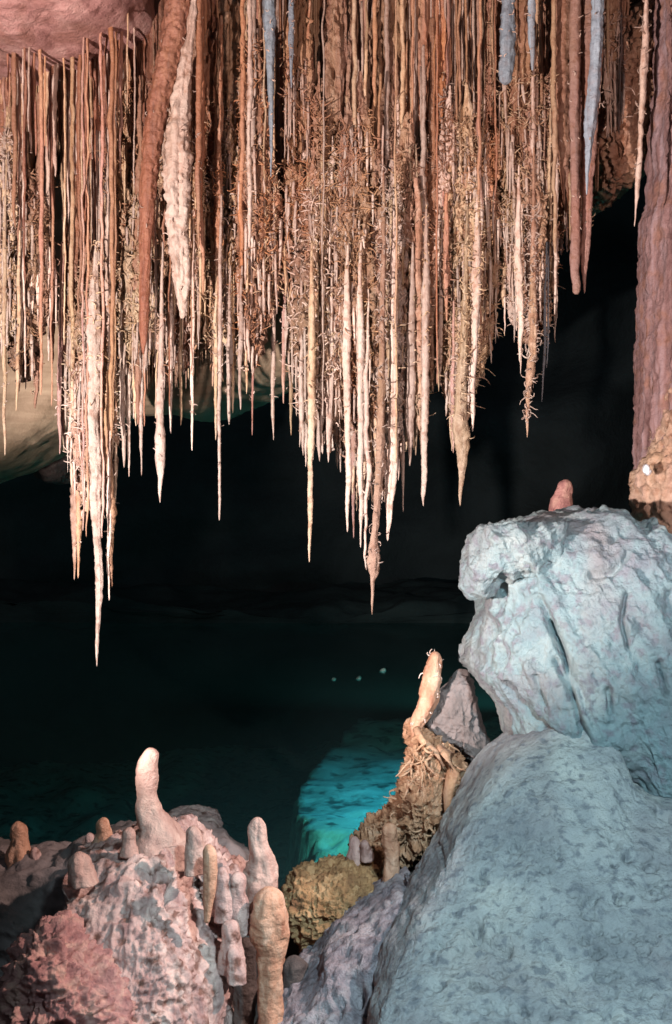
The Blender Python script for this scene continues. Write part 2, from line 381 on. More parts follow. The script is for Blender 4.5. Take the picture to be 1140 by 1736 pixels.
xs = np.linspace(-14, 14, 420); ys = np.concatenate([np.linspace(3.2, 12, 320), np.linspace(12.1, 26, 60)])
XX, YY = np.meshgrid(xs, ys)
p3 = np.stack([XX.ravel(), YY.ravel(), 0 * XX.ravel()], 1)
n1 = fbm(p3, 1.3, 5).reshape(XX.shape); n2 = fbm(p3, 5.0, 3, off=9).reshape(XX.shape)
px = 570 + XX / YY * F; py = 868 + 2.9 / YY * F
n3 = fbm(p3, 1.1, 5, .65, off=40).reshape(XX.shape)
edge = 448 + 26 * n3 + 95 * np.clip((1345 - py) / 110, 0, 1) ** 1.3 + 16 * n1 - 30 * np.clip((1400 - py) / 300, -1, 0)
sh = np.clip((px - edge - 10 * n2) / 60, 0, 1) * np.clip((py - (1185 + 20 * n1)) / 30, 0, 1)
shl = .55 * np.clip((150 + 50 * n1 - 0.35 * (1400 - py) - px) / 130, 0, 1) * np.clip((py - 1280) / 110, 0, 1)
deep = -3.6 + 0.3 * n1
top = -1.3 + 0.14 * n1 + 0.016 * n2 - .5 * np.clip(n3 - .22, 0, .3)
m_ = np.maximum(sh, shl * (px < 300))
sheet('lake_bed', XX, YY, deep * (1 - m_) + top * m_, mat_bed)

X, Y = np.meshgrid(np.linspace(-8, 8, 120), np.linspace(-3, 5.1, 80))
nf = fbm(np.stack([X.ravel(), Y.ravel(), 0 * X.ravel()], 1), 1.5, 5).reshape(X.shape)
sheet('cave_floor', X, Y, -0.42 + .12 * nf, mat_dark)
mw, nt, b = nt_mat('dark teal water')
nt.nodes.remove(b); N = nt.nodes.new; L = nt.links.new
out = [x for x in nt.nodes if x.type == 'OUTPUT_MATERIAL'][0]
tr = N('ShaderNodeBsdfTransparent'); tr.inputs[0].default_value = (0.62, 0.92, 0.90, 1)
gl = N('ShaderNodeBsdfGlossy'); gl.inputs['Roughness'].default_value = 0.12
fr = N('ShaderNodeFresnel'); fr.inputs[0].default_value = 1.33; mx = N('ShaderNodeMixShader')
nn = N('ShaderNodeTexNoise'); nn.inputs['Scale'].default_value = 3; nn.inputs['Detail'].default_value = 3
bb = N('ShaderNodeBump'); bb.inputs['Strength'].default_value = 0.05; L(nn.outputs['Fac'], bb.inputs['Height'])
L(bb.outputs[0], gl.inputs['Normal']); L(bb.outputs[0], fr.inputs['Normal'])
L(fr.outputs[0], mx.inputs[0]); L(tr.outputs[0], mx.inputs[1]); L(gl.outputs[0], mx.inputs[2]); df = N('ShaderNodeBsdfDiffuse'); df.inputs[0].default_value = (.10, .22, .22, 1); m9 = N('ShaderNodeMixShader'); m9.inputs[0].default_value = .18
L(mx.outputs[0], m9.inputs[1]); L(df.outputs[0], m9.inputs[2]); L(m9.outputs[0], out.inputs[0])
X, Y = np.meshgrid(np.linspace(-26, 26, 30), np.linspace(4.7, 27, 30))
sheet('water', X, Y, X * 0 - 0.1, mw)

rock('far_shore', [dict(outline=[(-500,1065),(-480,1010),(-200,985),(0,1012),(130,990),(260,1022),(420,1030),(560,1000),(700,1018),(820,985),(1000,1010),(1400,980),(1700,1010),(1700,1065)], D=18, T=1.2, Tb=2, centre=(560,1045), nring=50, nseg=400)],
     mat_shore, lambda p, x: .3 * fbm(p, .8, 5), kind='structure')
rock('cave_roof', [dict(outline=[(-160,-200),(-160,860),(0,797),(40,775),(90,740),(150,712),(225,694),(275,692),(320,706),(350,703),(400,677),(450,656),(490,640),(540,600),(640,560),(760,500),(860,440),(950,385),(1010,352),(1060,325),(1105,285),(1150,235),(1300,150),(1300,-200)],
      D=7.4, T=0.6, Tb=3, centre=(560, 120), nring=90, nseg=500, k=2.2)],
     mat_tan, lambda p, x: 0.10 * fbm(p, 1.6, 5) + 0.012 * fbm(p * np.array([1, 1, 5]), 3, 4), kind='structure')
rock('roof_ledge', [dict(outline=[(-120,-150),(-120,58),(0,56),(40,62),(80,50),(120,48),(165,30),(205,8),(235,-30),(260,-150)], D=5.5, T=0.35, Tb=2.0, centre=(40,-50), nring=60, nseg=260)],
     mat_pinkroof, lambda p, x: 0.03 * fbm(p, 5, 5) + 0.012 * fbm(p, 22, 3), kind='structure')
rock('wall_rock', [dict(outline=[(55,740),(100,700),(140,760),(112,815),(85,822),(62,806)], D=8.6, T=0.25, Tb=.8, nring=30, nseg=90)],
     mat_dark, lambda p, x: 0.05 * fbm(p, 9, 4), label='small dim rock knob in the dark under the tan roof at left', cat='rock')

# ------------------------------------------------------------------ the curtain
ENV = np.array([(0,650),(40,640),(90,690),(118,820),(140,900),(165,930),(195,800),(215,720),(255,700),(300,665),(350,640),(400,655),(435,640),(470,600),(500,640),(520,740),
 (560,750),(590,800),(625,880),(655,860),(680,740),(720,720),(742,630),(755,575),(770,700),(800,650),(828,560),(842,480),(870,490),(900,590),(932,520),(948,430),(1000,420),(1020,300),(1040,170),(1120,120)], float)
env = lambda x: float(np.interp(x, ENV[:, 0], ENV[:, 1]))

def stal(kindname, prof, D, mat, label, cat='stalactite', group=None, thorns=None, **k):
    g = Geo(); path, rad = spine_geo(prof, D, g, cap=(False, True), **k)
    me = g.mesh(kindname, mat); org = path[0].copy(); recentre(me, org)
    o = link(kindname, me, None, org); tag(o, label, cat, group)
    if thorns:
        n, t0, t1, Lm, tm = thorns
        tg = twigs_on(path, rad, n, t0, t1, Lm, 0.0042)
        if tg.v:
            tme = tg.mesh('helictites', tm or mat); recentre(tme, org); c = link('helictites', tme, o); tag(c, kind='stuff')
    return o

def mass(name, prof, D, mat, label, cat, group=None, squash=.5, ns=110, step=3.0, amp=.035, fs=16, knob_y=(330, 480), jag=60, tw=0, tmat=None, fr=0, fmat=None, flen=(20, 110), fband=None, seed=None, yband=(.35, 1.0)):
    """a wide fused body of flowstone: fluted above, crusted and knobbly below, with a toothed lower fringe"""
    seed = random.random() * 90 if seed is None else seed
    prof = np.array(prof, float); y0, y1 = prof[0, 0], prof[-1, 0]; n = max(12, int((y1 - y0) / step))
    a = np.linspace(0, 2 * math.pi, ns, endpoint=False)
    v = np.linspace(0, 1, n); s_ = (prof[:, 0] - y0) / (y1 - y0)
    hw = np.interp(v, s_, prof[:, 2]) * 1.15; cx = np.interp(v, s_, prof[:, 1])
    for _ in range(4): hw[1:-1] = (hw[:-2] + 2 * hw[1:-1] + hw[2:]) / 4
    t = np.clip((1 - v) / .06, 0, 1); hw = hw * np.sqrt(1 - (1 - t) ** 2)
    px2m = D / F
    jn = fbm(np.stack([np.cos(a) * 5, np.sin(a) * 5, 0 * a], 1), 1.0, 3, .7, off=seed)
    yb = y1 - jag * np.clip(.5 + .9 * jn, 0, 1)
    ys = y0 + v[:, None] * (yb - y0)[None, :]
    x = (cx[:, None] + hw[:, None] * np.cos(a)[None, :] - 570) * px2m
    y = D + hw[:, None] * px2m * squash * np.sin(a)[None, :]
    z = CAMZ + (868 - ys) * px2m
    P = np.stack([x, y, z], -1).reshape(-1, 3)
    Nn = np.stack([squash * np.cos(a), np.sin(a), 0 * a], 1); Nn /= np.linalg.norm(Nn, axis=1)[:, None]
    kb = np.clip((ys.ravel() - knob_y[0]) / (knob_y[1] - knob_y[0]), 0, 1)
    fl = fbm(P * np.array([1, 1, .07]), fs, 4, .6, off=seed) * 1.3
    f2 = fbm(P * np.array([1, 1, .10]), fs * 2.6, 3, .6, ridged=True, off=seed) * .45
    kn = fbm(P * np.array([1, 1, .55]), fs * 1.3, 5, .62, ridged=True, off=seed)
    hole = fbm(P * np.array([1, 1, .4]), fs * 1.1, 3, .6, off=seed + 31); hole = -3.4 * np.clip((hole - .12) / .2, 0, 1)
    d = amp * ((fl + f2) * (1 - .55 * kb) + (kn + .45 + hole * .8) * (.25 + 1.0 * kb))
    lim = np.repeat(hw, ns) * px2m * min(1, squash * 1.6) * .8
    d = np.clip(d, -lim, lim)
    P = P + np.tile(Nn, (n, 1)) * d[:, None]
    G = P.reshape(n, ns, 3)
    V = np.vstack([P, G[0].mean(0), G[-1].mean(0)])
    tr_ = []
    for j in range(ns): tr_ += [(n * ns, (j + 1) % ns, j), (n * ns + 1, (n - 1) * ns + j, (n - 1) * ns + (j + 1) % ns)]
    g = Geo(); g.add(V, grid_quads(n, ns), tr_); me = g.mesh(name, mat); org = V[-2].copy(); recentre(me, org)
    o = link(name, me, None, org); tag(o, label, cat, group)
    if tw:
        h = Geo()
        for _ in range(tw):
            i = int((yband[0] + (yband[1] - yband[0]) * rng.rand()) * (n - 1)); j = int(ns * (.5 + .5 * rng.rand())) % ns
            p = G[i, j]; dd = Nn[j] + rng.randn(3) * .6
            twig(h, p - Nn[j] * .004, dd, rng.uniform(.02, .05) * (2.4 if rng.rand() < .12 else 1.2), rng.uniform(.0026, .006), curl=.55)
        me = h.mesh('helictites', tmat or mat); recentre(me, org); tag(link('helictites', me, o), kind='stuff')
    if fr:
        h = Geo()
        for _ in range(fr):
            b0 = yband[0] if fband is None else fband
            i = int((b0 + (.99 - b0) * rng.rand()) * (n - 1)); j = int(ns * (.5 + .5 * rng.rand())) % ns
            p = G[i, j]; L_ = rng.uniform(*flen) * px2m; r_ = rng.uniform(.004, .009)
            L_ = min(L_, p[2] - (CAMZ + (868 - yb[j] - 30) * px2m))
            if L_ < .05: continue
            k = 8; tt = np.linspace(0, 1, k)
            q = p + np.stack([.006 * rng.randn() * tt, -.012 - .01 * rng.rand() * tt, -L_ * tt], 1) + rng.randn(k, 3) * .0012
            tube(q, r_ * np.array([.8, 1.1, 1, 1.05, .9, .8, .6, .2]) * rng.uniform(.85, 1.15, k), 6, h)
        if h.v:
            me = h.mesh('drip_straws', fmat or mat); recentre(me, org); tag(link('drip_straws', me, o), kind='stuff')
    return o

BANDS = [(110, 'before the far left tan roof'), (200, 'above the longest left cluster'), (320, 'beside the dark red drapery at left'),
 (420, 'above the lone long white straw'), (500, 'below the blue grey streak left of centre'), (580, 'above the amber stalactite left of centre'),
 (690, 'above the longest central stalactite'), (750, 'just right of the longest central one'), (840, 'above the broad carrot right of centre'),
 (950, 'above the thorny cluster at right'), (2000, 'beside the upper right gap')]
def band(x):
    for b_, t in BANDS:
        if x < b_: return t

# fused drapery masses, back layer then middle layer
GM = 'fused drapery masses deep in the curtain'
x = -10
while x < 1035:
    h = random.uniform(26, 44)
    if x > 690: c = random.choice(['rust', 'rust', 'dark red', 'crust', 'lilac', 'rust', 'crust'])
    elif x < 320: c = random.choice(['dark red', 'dark red', 'rust', 'crust'])
    else: c = random.choice(['rust', 'olive', 'crust', 'crust', 'lilac'])
    e = env(x); tip = min(e - 25, max(env(x - h), 0) - 5, env(x + h) - 5) - random.uniform(0, 40)
    D = random.uniform(6.0, 6.15)
    if x < 120: tip = min(tip, 560 if x < 40 else 300); D += .2
    if 440 < x < 520: tip = 400
    if 835 < x < 870: tip = 430
    if x > 945: tip = min(tip, 330); D = 6.3
    mass('drapery', [(-100, x, h), (tip * .4, x, h), (tip * .8, x, h * .85), (tip, x, h * .5)], D, M[c], f'broad fused {c} drapery {band(x)}', 'drapery', GM,
         ns=90, step=4, tw=140 if x > 200 else 60, fr=75, flen=(60, 330), fband=.0, tmat=M[random.choice(['amber', 'crust', 'cream'])], fmat=M[random.choice(['cream', 'crust', 'white'])])
    x += h * 1.25
GM2 = 'crusted masses standing out of the curtain'
MID = [(620,20,500,850,'white'),(655,18,560,835,'crust'),(598,15,600,800,'crust'),(150,22,560,870,'crust'),(180,13,600,850,'crust'),(532,20,560,765,'crust'),(560,16,520,765,'white'),(776,15,560,715,'crust'),(700,14,600,760,'white'),
(352,30,-90,600,'crust'),(318,24,200,585,'crust'),(395,30,-90,612,'cream'),(430,22,60,625,'crust'),(150,26,470,760,'crust'),(190,20,430,690,'crust'),(232,22,440,640,'crust'),(280,24,360,600,'crust'),
       (540,30,300,735,'crust'),(575,26,-90,700,'crust'),(612,30,180,760,'crust'),(650,34,-90,800,'crust'),(690,26,250,720,'crust'),(716,24,-90,700,'cream'),(748,18,-90,545,'amber'),
       (790,30,200,690,'cream'),(778,20,420,735,'crust'),(812,22,260,610,'crust'),(842,20,-90,440,'rust'),(902,32,200,600,'crust'),(888,20,330,560,'white'),(880,22,-90,470,'amber'),(925,20,-90,440,'crust'),(520,22,430,650,'olive'),(505,18,-90,420,'olive'),
       (40,24,300,650,'crust'),(12,16,240,600,'cream'),(70,14,360,560,'crust'),(665,26,330,760,'white'),(600,22,400,720,'white'),(1040,16,-90,230,'crust'),(948,12,200,400,'crust')]
x = 215
while x < 950:
    e = min(env(x), env(x - 12), env(x + 12))
    y1 = e - random.uniform(-5, 115); y0 = random.uniform(120, 380); h = random.uniform(13, 24)
    if not (455 < x < 500) and y1 - y0 > 150:
        MID.append((x, h, y0, y1, random.choice(['crust', 'crust', 'cream', 'crust', 'white' if x > 500 else 'olive', 'amber' if x > 600 else 'crust'])))
    x += random.uniform(16, 28)
for (x, h, y0, y1, c) in MID:
    D = random.uniform(5.8, 5.98)
    mass('flowstone_mass', [(y0 - (60 if y0 > 0 else 0), x, h * (.06 if y0 > 0 else .8)), (y0 + (y1 - y0) * .1, x, h * .5), (y0 + (y1 - y0) * .3, x + random.uniform(-5, 5), h * .85), (y0 + (y1 - y0) * .65, x, h), (y1, x, h * .55)], D, M[c],
         f'{"rough" if c == "crust" else c} crusted mass of fused stalactites {band(x)}', 'flowstone', GM2, ns=96, step=2.6, amp=.044, fs=24, knob_y=(180, 330),
         tw=int(760 * (y1 - max(y0, 150)) / 500), fr=42, tmat=M[random.choice(['white', 'crust', 'cream', 'amber'])], fmat=M[random.choice(['white', 'cream', 'white'])], yband=(.12 if y0 > 0 else .4, 1.0))

# crusted stalactites in the middle layer
GC = 'crusted stalactites in the curtain'
for i in range(60):
    x = random.uniform(4, 1010) if i > 30 else random.uniform(480, 960)
    if x < 110 and random.random() < .5: continue
    if 455 < x < 500 and random.random() < .8: continue
    e = env(x); tip = e + random.uniform(-90, 25); wv = random.uniform(4, 9)
    if x > 945: tip = min(tip, e - 40)
    top = random.uniform(0, 330)
    top = min(top, tip - 180)
    c = random.choice(['crust', 'crust', 'cream', 'white', 'rust'])
    dx = random.uniform(-7, 7)
    stal('stalactite', [(top, x, wv * .45), (top + (tip - top) * .35, x + dx * .4, wv * .8), (top + (tip - top) * .7, x + dx, wv * random.uniform(.8, 1.2)), (tip - 50, x + dx, wv * .6), (tip, x + dx, 1.6)],
         random.uniform(5.75, 6.05), M[c], f'knobbly {"rough" if c == "crust" else c} stalactite {band(x)}', group=GC,
         ns=26, step=3.2, rough=0.5, rs=0.03, knob=0.55, flute=0.25, wander=2.5,
         thorns=(random.randint(45, 90), 0.45, 0.97, 0.045, M[random.choice(['crust', 'cream', 'amber', 'white'])]))

# thin soda straws
GS = 'thin soda straws in the curtain'
xs_ = list(np.concatenate([np.linspace(2, 300, 80), np.linspace(300, 1045, 110)]) + rng.uniform(-9, 9, 190))
for i, x in enumerate(xs_):
    e = env(x)
    left = x < 300
    if left and x < 210: pal = ['cream', 'white', 'amber', 'rust', 'cream', 'dark red', 'lilac']
    elif x < 300: pal = ['rust', 'white', 'cream', 'dark red', 'cream']
    elif x < 700: pal = ['cream', 'cream', 'olive', 'white', 'amber', 'rust', 'olive']
    else: pal = ['amber', 'cream', 'rust', 'cream', 'lilac', 'rust', 'olive', 'white']
    c = random.choice(pal)
    r_ = random.random()
    if left: top = 15 if x < 150 else -60; tip = e * random.choice([.25, .4, .6, .75, .9, 1.0]) if r_ < .75 else e + random.uniform(-30, 40)
    else: top = -70; tip = e - random.uniform(0, 1) ** 1.6 * 420 + 20
    if r_ > .8 and not left: top = random.uniform(80, 350); tip = max(tip, e - 120)
    if x > 930: tip = min(tip, e - 20)
    tip = max(tip, top + 90)
    if 438 < x < 514 and random.random() < .8: tip = min(tip, 400 + random.random() * 90)
    if 50 < x < 118 and random.random() < .6: tip = min(tip, 200 + random.random() * 120)
    if 236 < x < 312: top = max(top, 330); tip = max(tip, top + 90)
    if 1020 < x: tip = min(tip, 120 + random.random() * 120)
    hw = random.uniform(1.4, 2.6) if random.random() < .8 else random.uniform(3, 4.5)
    dx = random.uniform(-3, 3)
    end = 'ending high up' if tip < e - 200 else ('at the ragged hem' if tip > e - 60 else 'ending midway')
    stal('soda_straw', [(top, x, hw), (top + (tip - top) * .6, x + dx * .5, hw * random.uniform(.8, 1.25)), (tip - 25, x + dx, hw * .75), (tip, x + dx, 1.0)],
         random.uniform(5.6, 6.1) if left or tip > e - 60 else random.uniform(5.75, 6.1), M[c], f'thin {c} straw {end} {band(x)}', 'soda straw', GS, ns=8, step=4, rough=0.55, rs=0.03, wander=2.6,
         thorns=(random.randint(4, 14), .4, .95, 0.03, M['cream']) if random.random() < .45 and not left else None)

# hand placed stalactites: profile rows are (y, x, half width)
def S(label, D, mat, prof, **k):
    k.setdefault('ns', 14); k.setdefault('step', 3.5)
    if prof[0][0] > 0: prof = [(prof[0][0] - 150, prof[0][1] + 2, 1.5), (prof[0][0] - 60, prof[0][1], prof[0][2] * .7)] + prof
    prof = [(p[0], p[1], p[2] * (.66 if p[2] > 4 and p[0] < prof[-1][0] - 130 else 1)) for p in prof]; k['knob'] = max(k.get('knob', 0), .5); k.setdefault('thorns', (22, .15, .85, .025, M['white'])); k['flute'] = max(k.get('flute', 0), .2)
    a = dict(rough=0.32, rs=0.03, wander=1.4); a.update(k)
    return stal('stalactite', prof, D, M[mat], label, **a)
T_ = lambda n, a, b_, L_=0.03, m='cream': (n, a, b_, L_, M[m])
S('long thin straw furthest left, hanging over the tan roof edge', 5.7, 'cream', [(420,9,3),(640,8,3.5),(740,8,2.5),(772,8,1)])
S('short straw just right of the furthest left one', 5.8, 'cream', [(540,32,5),(640,30,3.5),(697,27,1)])
S('dim twin pointed pale stalactite at far left before the dark', 5.9, 'lilac', [(560,103,6),(680,101,4),(740,101,2),(770,101,1)])
S('slim stalactite touching the right side of the dim twin', 5.95, 'lilac', [(580,108,5),(700,107,4),(762,109,1)])
S('dull brown ribbed stalactite forming the left flank of the longest cluster', 5.95, 'crust', [(540,122,12),(640,124,11),(780,128,11),(860,129,10),(900,128,6),(950,126,3),(983,126,1)], knob=.5, ns=24, thorns=T_(40,.1,.7))
S('thin spike beside the dull brown ribbed one', 5.92, 'amber', [(780,134,7),(880,134,6),(940,133,3),(980,132.5,1)])
S('short dim spike between the two halves of the longest cluster', 6.05, 'lilac', [(700,146,5),(820,146,4),(900,146,1)])
S('longest stalactite at left, with a fine needle tip over the dark lake', 5.7, 'white', [(560,160,18),(640,162,17),(700,158,14),(780,160,13),(850,163,12),(920,165,8),(960,168,9),(1000,167,5.5),(1040,167,3.6),(1090,165,2.6),(1130,165,.8)], knob=.35, flute=.35, ns=26, thorns=T_(70,0,.4,.05))
S('wavy amber stalactite right of the longest one at left', 5.78, 'amber', [(600,182,13),(700,182,12),(780,183,10),(830,188,8),(870,189,9),(900,186,6),(950,187,6),(996,190,1.5)], knob=.3, ns=22, thorns=T_(40,0,.4,.05))
S('hair thin needle hanging beside the wavy amber stalactite', 5.76, 'white', [(880,185,4),(960,184,3),(1018,185,.8)])
S('pale straw close behind the wavy amber stalactite', 5.85, 'cream', [(560,198,5),(720,198,4),(780,197,2),(811,198,.8)])
S('rosy straw left of a pair over the dark', 5.8, 'white', [(560,208,6),(700,209,4.5),(760,210,3),(793,210,.8)])
S('rosy straw right of a pair over the dark', 5.84, 'white', [(580,219,5),(700,218,4),(770,219,2.5),(808,219,.8)])
S('short straw tucked between pair and white carrot', 5.84, 'cream', [(560,228,5),(660,230,4),(722,231,1)])
S('thin straw immediately left of the white carrot stalactite', 5.8, 'white', [(560,243,6),(660,241,5),(740,240,3),(806,240,.8)])
S('smooth white carrot shaped stalactite with short fine tip', 5.6, 'white', [(560,274,7),(640,273,8),(690,272,11),(720,272,9),(745,272,9),(790,272,8),(812,272,4),(852,271.5,1)], rough=.15, ns=20)
for i, (x, t, h, y0) in enumerate([(290,735,3,560),(307,722,3,560),(326,764,2.4,560),(366,746,2.6,600),(389,720,4,600),(395,700,3,600),(408,695,3,600),(418,668,3,590)]):
    S(['first','second','third','fourth','fifth','sixth','seventh','eighth'][i] + ' short straw from the left between white carrot and dark recess', 5.75 + .03 * (i % 3), 'cream' if i % 2 else 'white', [(y0,x,h*1.5),(t-70,x,h),(t-15,x,h*.6),(t,x,.8)])
S('lone long white straw, straight as a wire over dark water', 5.65, 'white', [(480,374,4.5),(600,372,3.6),(740,372,2.8),(850,371.5,2.2),(882,371.5,1.3)], rough=.12)
S('faint grey straw at the end of the tan roof', 5.95, 'lilac', [(540,430,3),(660,429,2),(738,428,.8)])
S('thin straw hanging in the dark recess left of centre', 5.9, 'white', [(430,463,4),(600,464,3.4),(700,463,3),(746,464,.8)])
S('short straw in the dark recess nearest the centre cluster', 5.9, 'lilac', [(480,482,4),(640,481,3),(684,481,.8)])
S('dim brown straw at the right rim of the dark recess', 5.95, 'olive', [(500,495,6),(650,495,4),(738,494,1)])
S('twin toothed white stalactite at left edge of centre cluster', 5.75, 'white', [(600,511,6),(690,512,5),(740,514,3.6),(772,514.5,1)])
S('long tapering buff stalactite left of centre, ending over the lake', 5.65, 'cream', [(560,528,10),(680,529,10),(760,528,9),(785,526,6),(850,527,4.6),(900,526,3.4),(953,525,1)], rough=.18, knob=.2, thorns=T_(40,0,.5))
S('crooked short tip right of the long amber carrot', 5.78, 'white', [(600,545,10),(700,544,7),(760,543,3.4),(782,543,1)], thorns=T_(20,0,.6))
S('stubby pointed tip second right of the long amber carrot', 5.76, 'white', [(600,561,9),(720,558,6),(760,557,3.4),(784,557,1)], thorns=T_(20,0,.6))
S('straw left of the crossbar twig in the centre cluster', 5.72, 'white', [(560,588,12),(700,588,8),(800,591,4.5),(860,590,3.4),(902,589,1)], thorns=T_(30,0,.7))
S('dim straw behind the crossbar twig', 5.85, 'lilac', [(640,602,14),(760,601,10),(840,600,3),(912,600,1)], knob=.4)
S('thin pale straw right of the crossbar twig', 5.7, 'white', [(560,611,10),(740,612,8),(812,612,5),(870,613,3.6),(928,612,1)], thorns=T_(30,0,.7))
S('wiggling white straw hugging the longest central stalactite', 5.62, 'white', [(640,622,6),(780,625,4),(850,621,2.8),(900,620,2.6),(940,621,2.2),(966,623,1)], wander=3)
S('longest central stalactite, swelling into a prickly bulb above its needle', 5.6, 'crust', [(430,650,7),(560,647,8),(700,646,11),(800,644,12),(860,639,9),(910,634,8),(935,632,10),(960,632,10),(976,634,6),(982,632,3.2),(1010,632,2.2),(1042,632,.8)], knob=.35, flute=.3, ns=28, thorns=T_(130,0,.9,.045,'white'))
S('thick rosy stalactite with pointed end right of the longest central one', 5.66, 'white', [(430,668,8),(600,667,9),(720,667,10),(800,666,9),(850,661,6),(917,658,1.2)], flute=.4, knob=.25, ns=24, thorns=T_(80,0,.7,.04))
S('fine straw hanging clear between two rosy stalactites near centre', 5.8, 'white', [(560,687,5),(720,685,3.4),(800,685,2.6),(868,684,.8)])
S('short blunt tip just right of the fine clear straw', 5.75, 'white', [(560,698,11),(700,696,8),(760,694,4),(790,694,1)], thorns=T_(30,0,.7))
S('very short tip left of the bead ended straw', 5.78, 'cream', [(560,708,7),(700,706,5),(772,705,1)])
S('white straw with a bead near its end right of the central cluster', 5.66, 'white', [(500,722,11),(640,721,10),(740,720,6),(800,719,5),(830,719,4),(838,719,4.4),(844,719,2),(858,719,.8)], thorns=T_(40,0,.5))
S('small thorn of a straw at the left wall of the narrow dark slit', 5.8, 'white', [(500,748,6),(600,746,4),(656,745,1)], thorns=T_(20,0,.7))
S('broad amber carrot stalactite ending in a sharp point right of centre', 5.6, 'cream', [(500,790,8),(590,786,10),(640,783,13),(700,781,15),(735,781,14),(765,783,9),(800,782,5.4),(840,781,2.6),(858,781,.8)], knob=.3, flute=.35, ns=34, thorns=T_(160,.1,.8,.045))
S('tiny spine on the left side of the broad amber carrot', 5.65, 'lilac', [(660,768,4),(730,768,2.6),(768,768,.8)])
S('white icicle hanging beside the broad amber carrot', 5.62, 'white', [(480,808,13),(600,804,8),(660,802,4.6),(700,801,4),(732,801,1)], rough=.15, thorns=T_(70,0,.5,.045))
S('stub with fine straw hanging from a dark notch right of centre', 5.8, 'cream', [(430,857,4),(480,855,3),(500,854,5),(521,854,1)], thorns=T_(12,.2,.9))
S('slender thorny cluster body ending in a long needle at right', 5.6, 'crust', [(400,904,7),(480,904,9),(540,904,11),(590,904,10),(630,900,7),(680,896,4),(710,895,2.6),(741,894,.8)], knob=.4, flute=.25, ns=34, thorns=T_(190,.2,.95,.045,'white'))
S('thin spike down the left side of the slender thorny cluster', 5.62, 'white', [(430,878,10),(520,883,6),(570,882,4),(614,882,1.4)], thorns=T_(40,0,.8))
S('hair thin needle below the left spike of the thorny cluster', 5.66, 'white', [(600,883,2),(634,883,.6)])
S('fine bluish straw hanging right of the slender thorny cluster', 5.7, 'blue grey', [(560,925,3),(620,922,2.2),(681,919,.8)])
S('shortest fine straw right of the slender thorny cluster', 5.72, 'blue grey', [(560,929,2),(624,927,.7)])
S('straight straw between the thorny cluster and the blunt pipe', 5.7, 'white', [(300,943,6),(430,942,3),(500,941,2),(533,941,.8)])
S('short stub close left of the straight straw by the blunt pipe', 5.75, 'cream', [(330,933,9),(440,936,5),(498,936,1)], thorns=T_(30,0,.8))
S('blunt lilac pipe stalactite with a squared end at right', 5.6, 'lilac', [(-70,975,14),(200,975,13),(330,976,10),(430,976,8),(480,976,6.5),(494,976,6),(499,976,5.4)], rough=.08, flute=.15, ns=22)
S('sharp amber tipped stalactite right of the blunt pipe', 5.65, 'lilac', [(-70,1006,26),(140,1003,22),(250,1000,17),(350,996,12),(420,993,8),(470,991,3.4),(497,991,1)], rough=.1, flute=.35, ns=30)
S('lone thorned white stalactite in front of the upper right gap', 5.5, 'white', [(100,1094,10),(140,1091,9),(220,1087,6),(300,1083,4.6),(330,1080,3.6),(345,1078,1.8),(384,1076,.7)], rough=.3, knob=.3, ns=18, thorns=T_(45,.1,.85,.035,'white'))
# streaks and broad drapes high up
S('blue grey streaked column at top left of centre', 5.55, 'blue grey', [(-80,456,18),(60,458,14),(150,460,8),(230,461,3),(300,461,1)], flute=.3, ns=24)
S('thin blue grey column beside the streaked one at top', 5.58, 'blue grey', [(-80,496,7),(60,494,5),(150,495,1.5)], flute=.3)
S('flat ended blue grey column at the top right of centre', 5.5, 'blue grey', [(-80,862,14),(80,860,13),(130,858,12),(143,857,9)], flute=.3, ns=24)
S('long tapering blue grey column at the top right', 5.45, 'blue grey', [(-80,1014,16),(100,1010,13),(200,1002,10),(290,996,3),(330,995,1)], flute=.35, ns=24)
S('narrow blue grey strip between rust columns at top right', 5.55, 'blue grey', [(-80,900,9),(60,902,6),(120,902,2)], flute=.3)
S('rust red column between the two blue grey ones at upper right', 5.7, 'rust', [(-80,955,26),(120,952,22),(230,955,16),(330,960,6),(360,960,2)], flute=.4, ns=30)
S('broad dark red drapery leaning down from the top left', 5.52, 'dark red', [(-80,318,34),(60,296,34),(180,268,28),(300,252,22),(420,246,14),(560,244,8),(600,244,2)], flute=.2, rough=.1, ns=44)
S('pale pitted wedge of calcite right of the dark red drapery', 5.5, 'white', [(-60,336,6),(60,322,10),(170,308,22),(300,300,30),(400,302,26),(470,308,14),(540,310,4)], knob=.5, flute=.35, ns=44, rough=.4, thorns=T_(60,.4,.95,.03,'white'))
S('rust red band hanging right of the pale pitted wedge', 5.52, 'rust', [(-80,335,9),(120,338,8),(300,336,5),(420,336,1.5)], flute=.3)
S('beaded white strand near the top left of centre', 5.5, 'white', [(-60,424,4),(100,424,6),(160,424,7),(230,422,6),(330,424,5),(420,424,2)], knob=.7, ns=18)

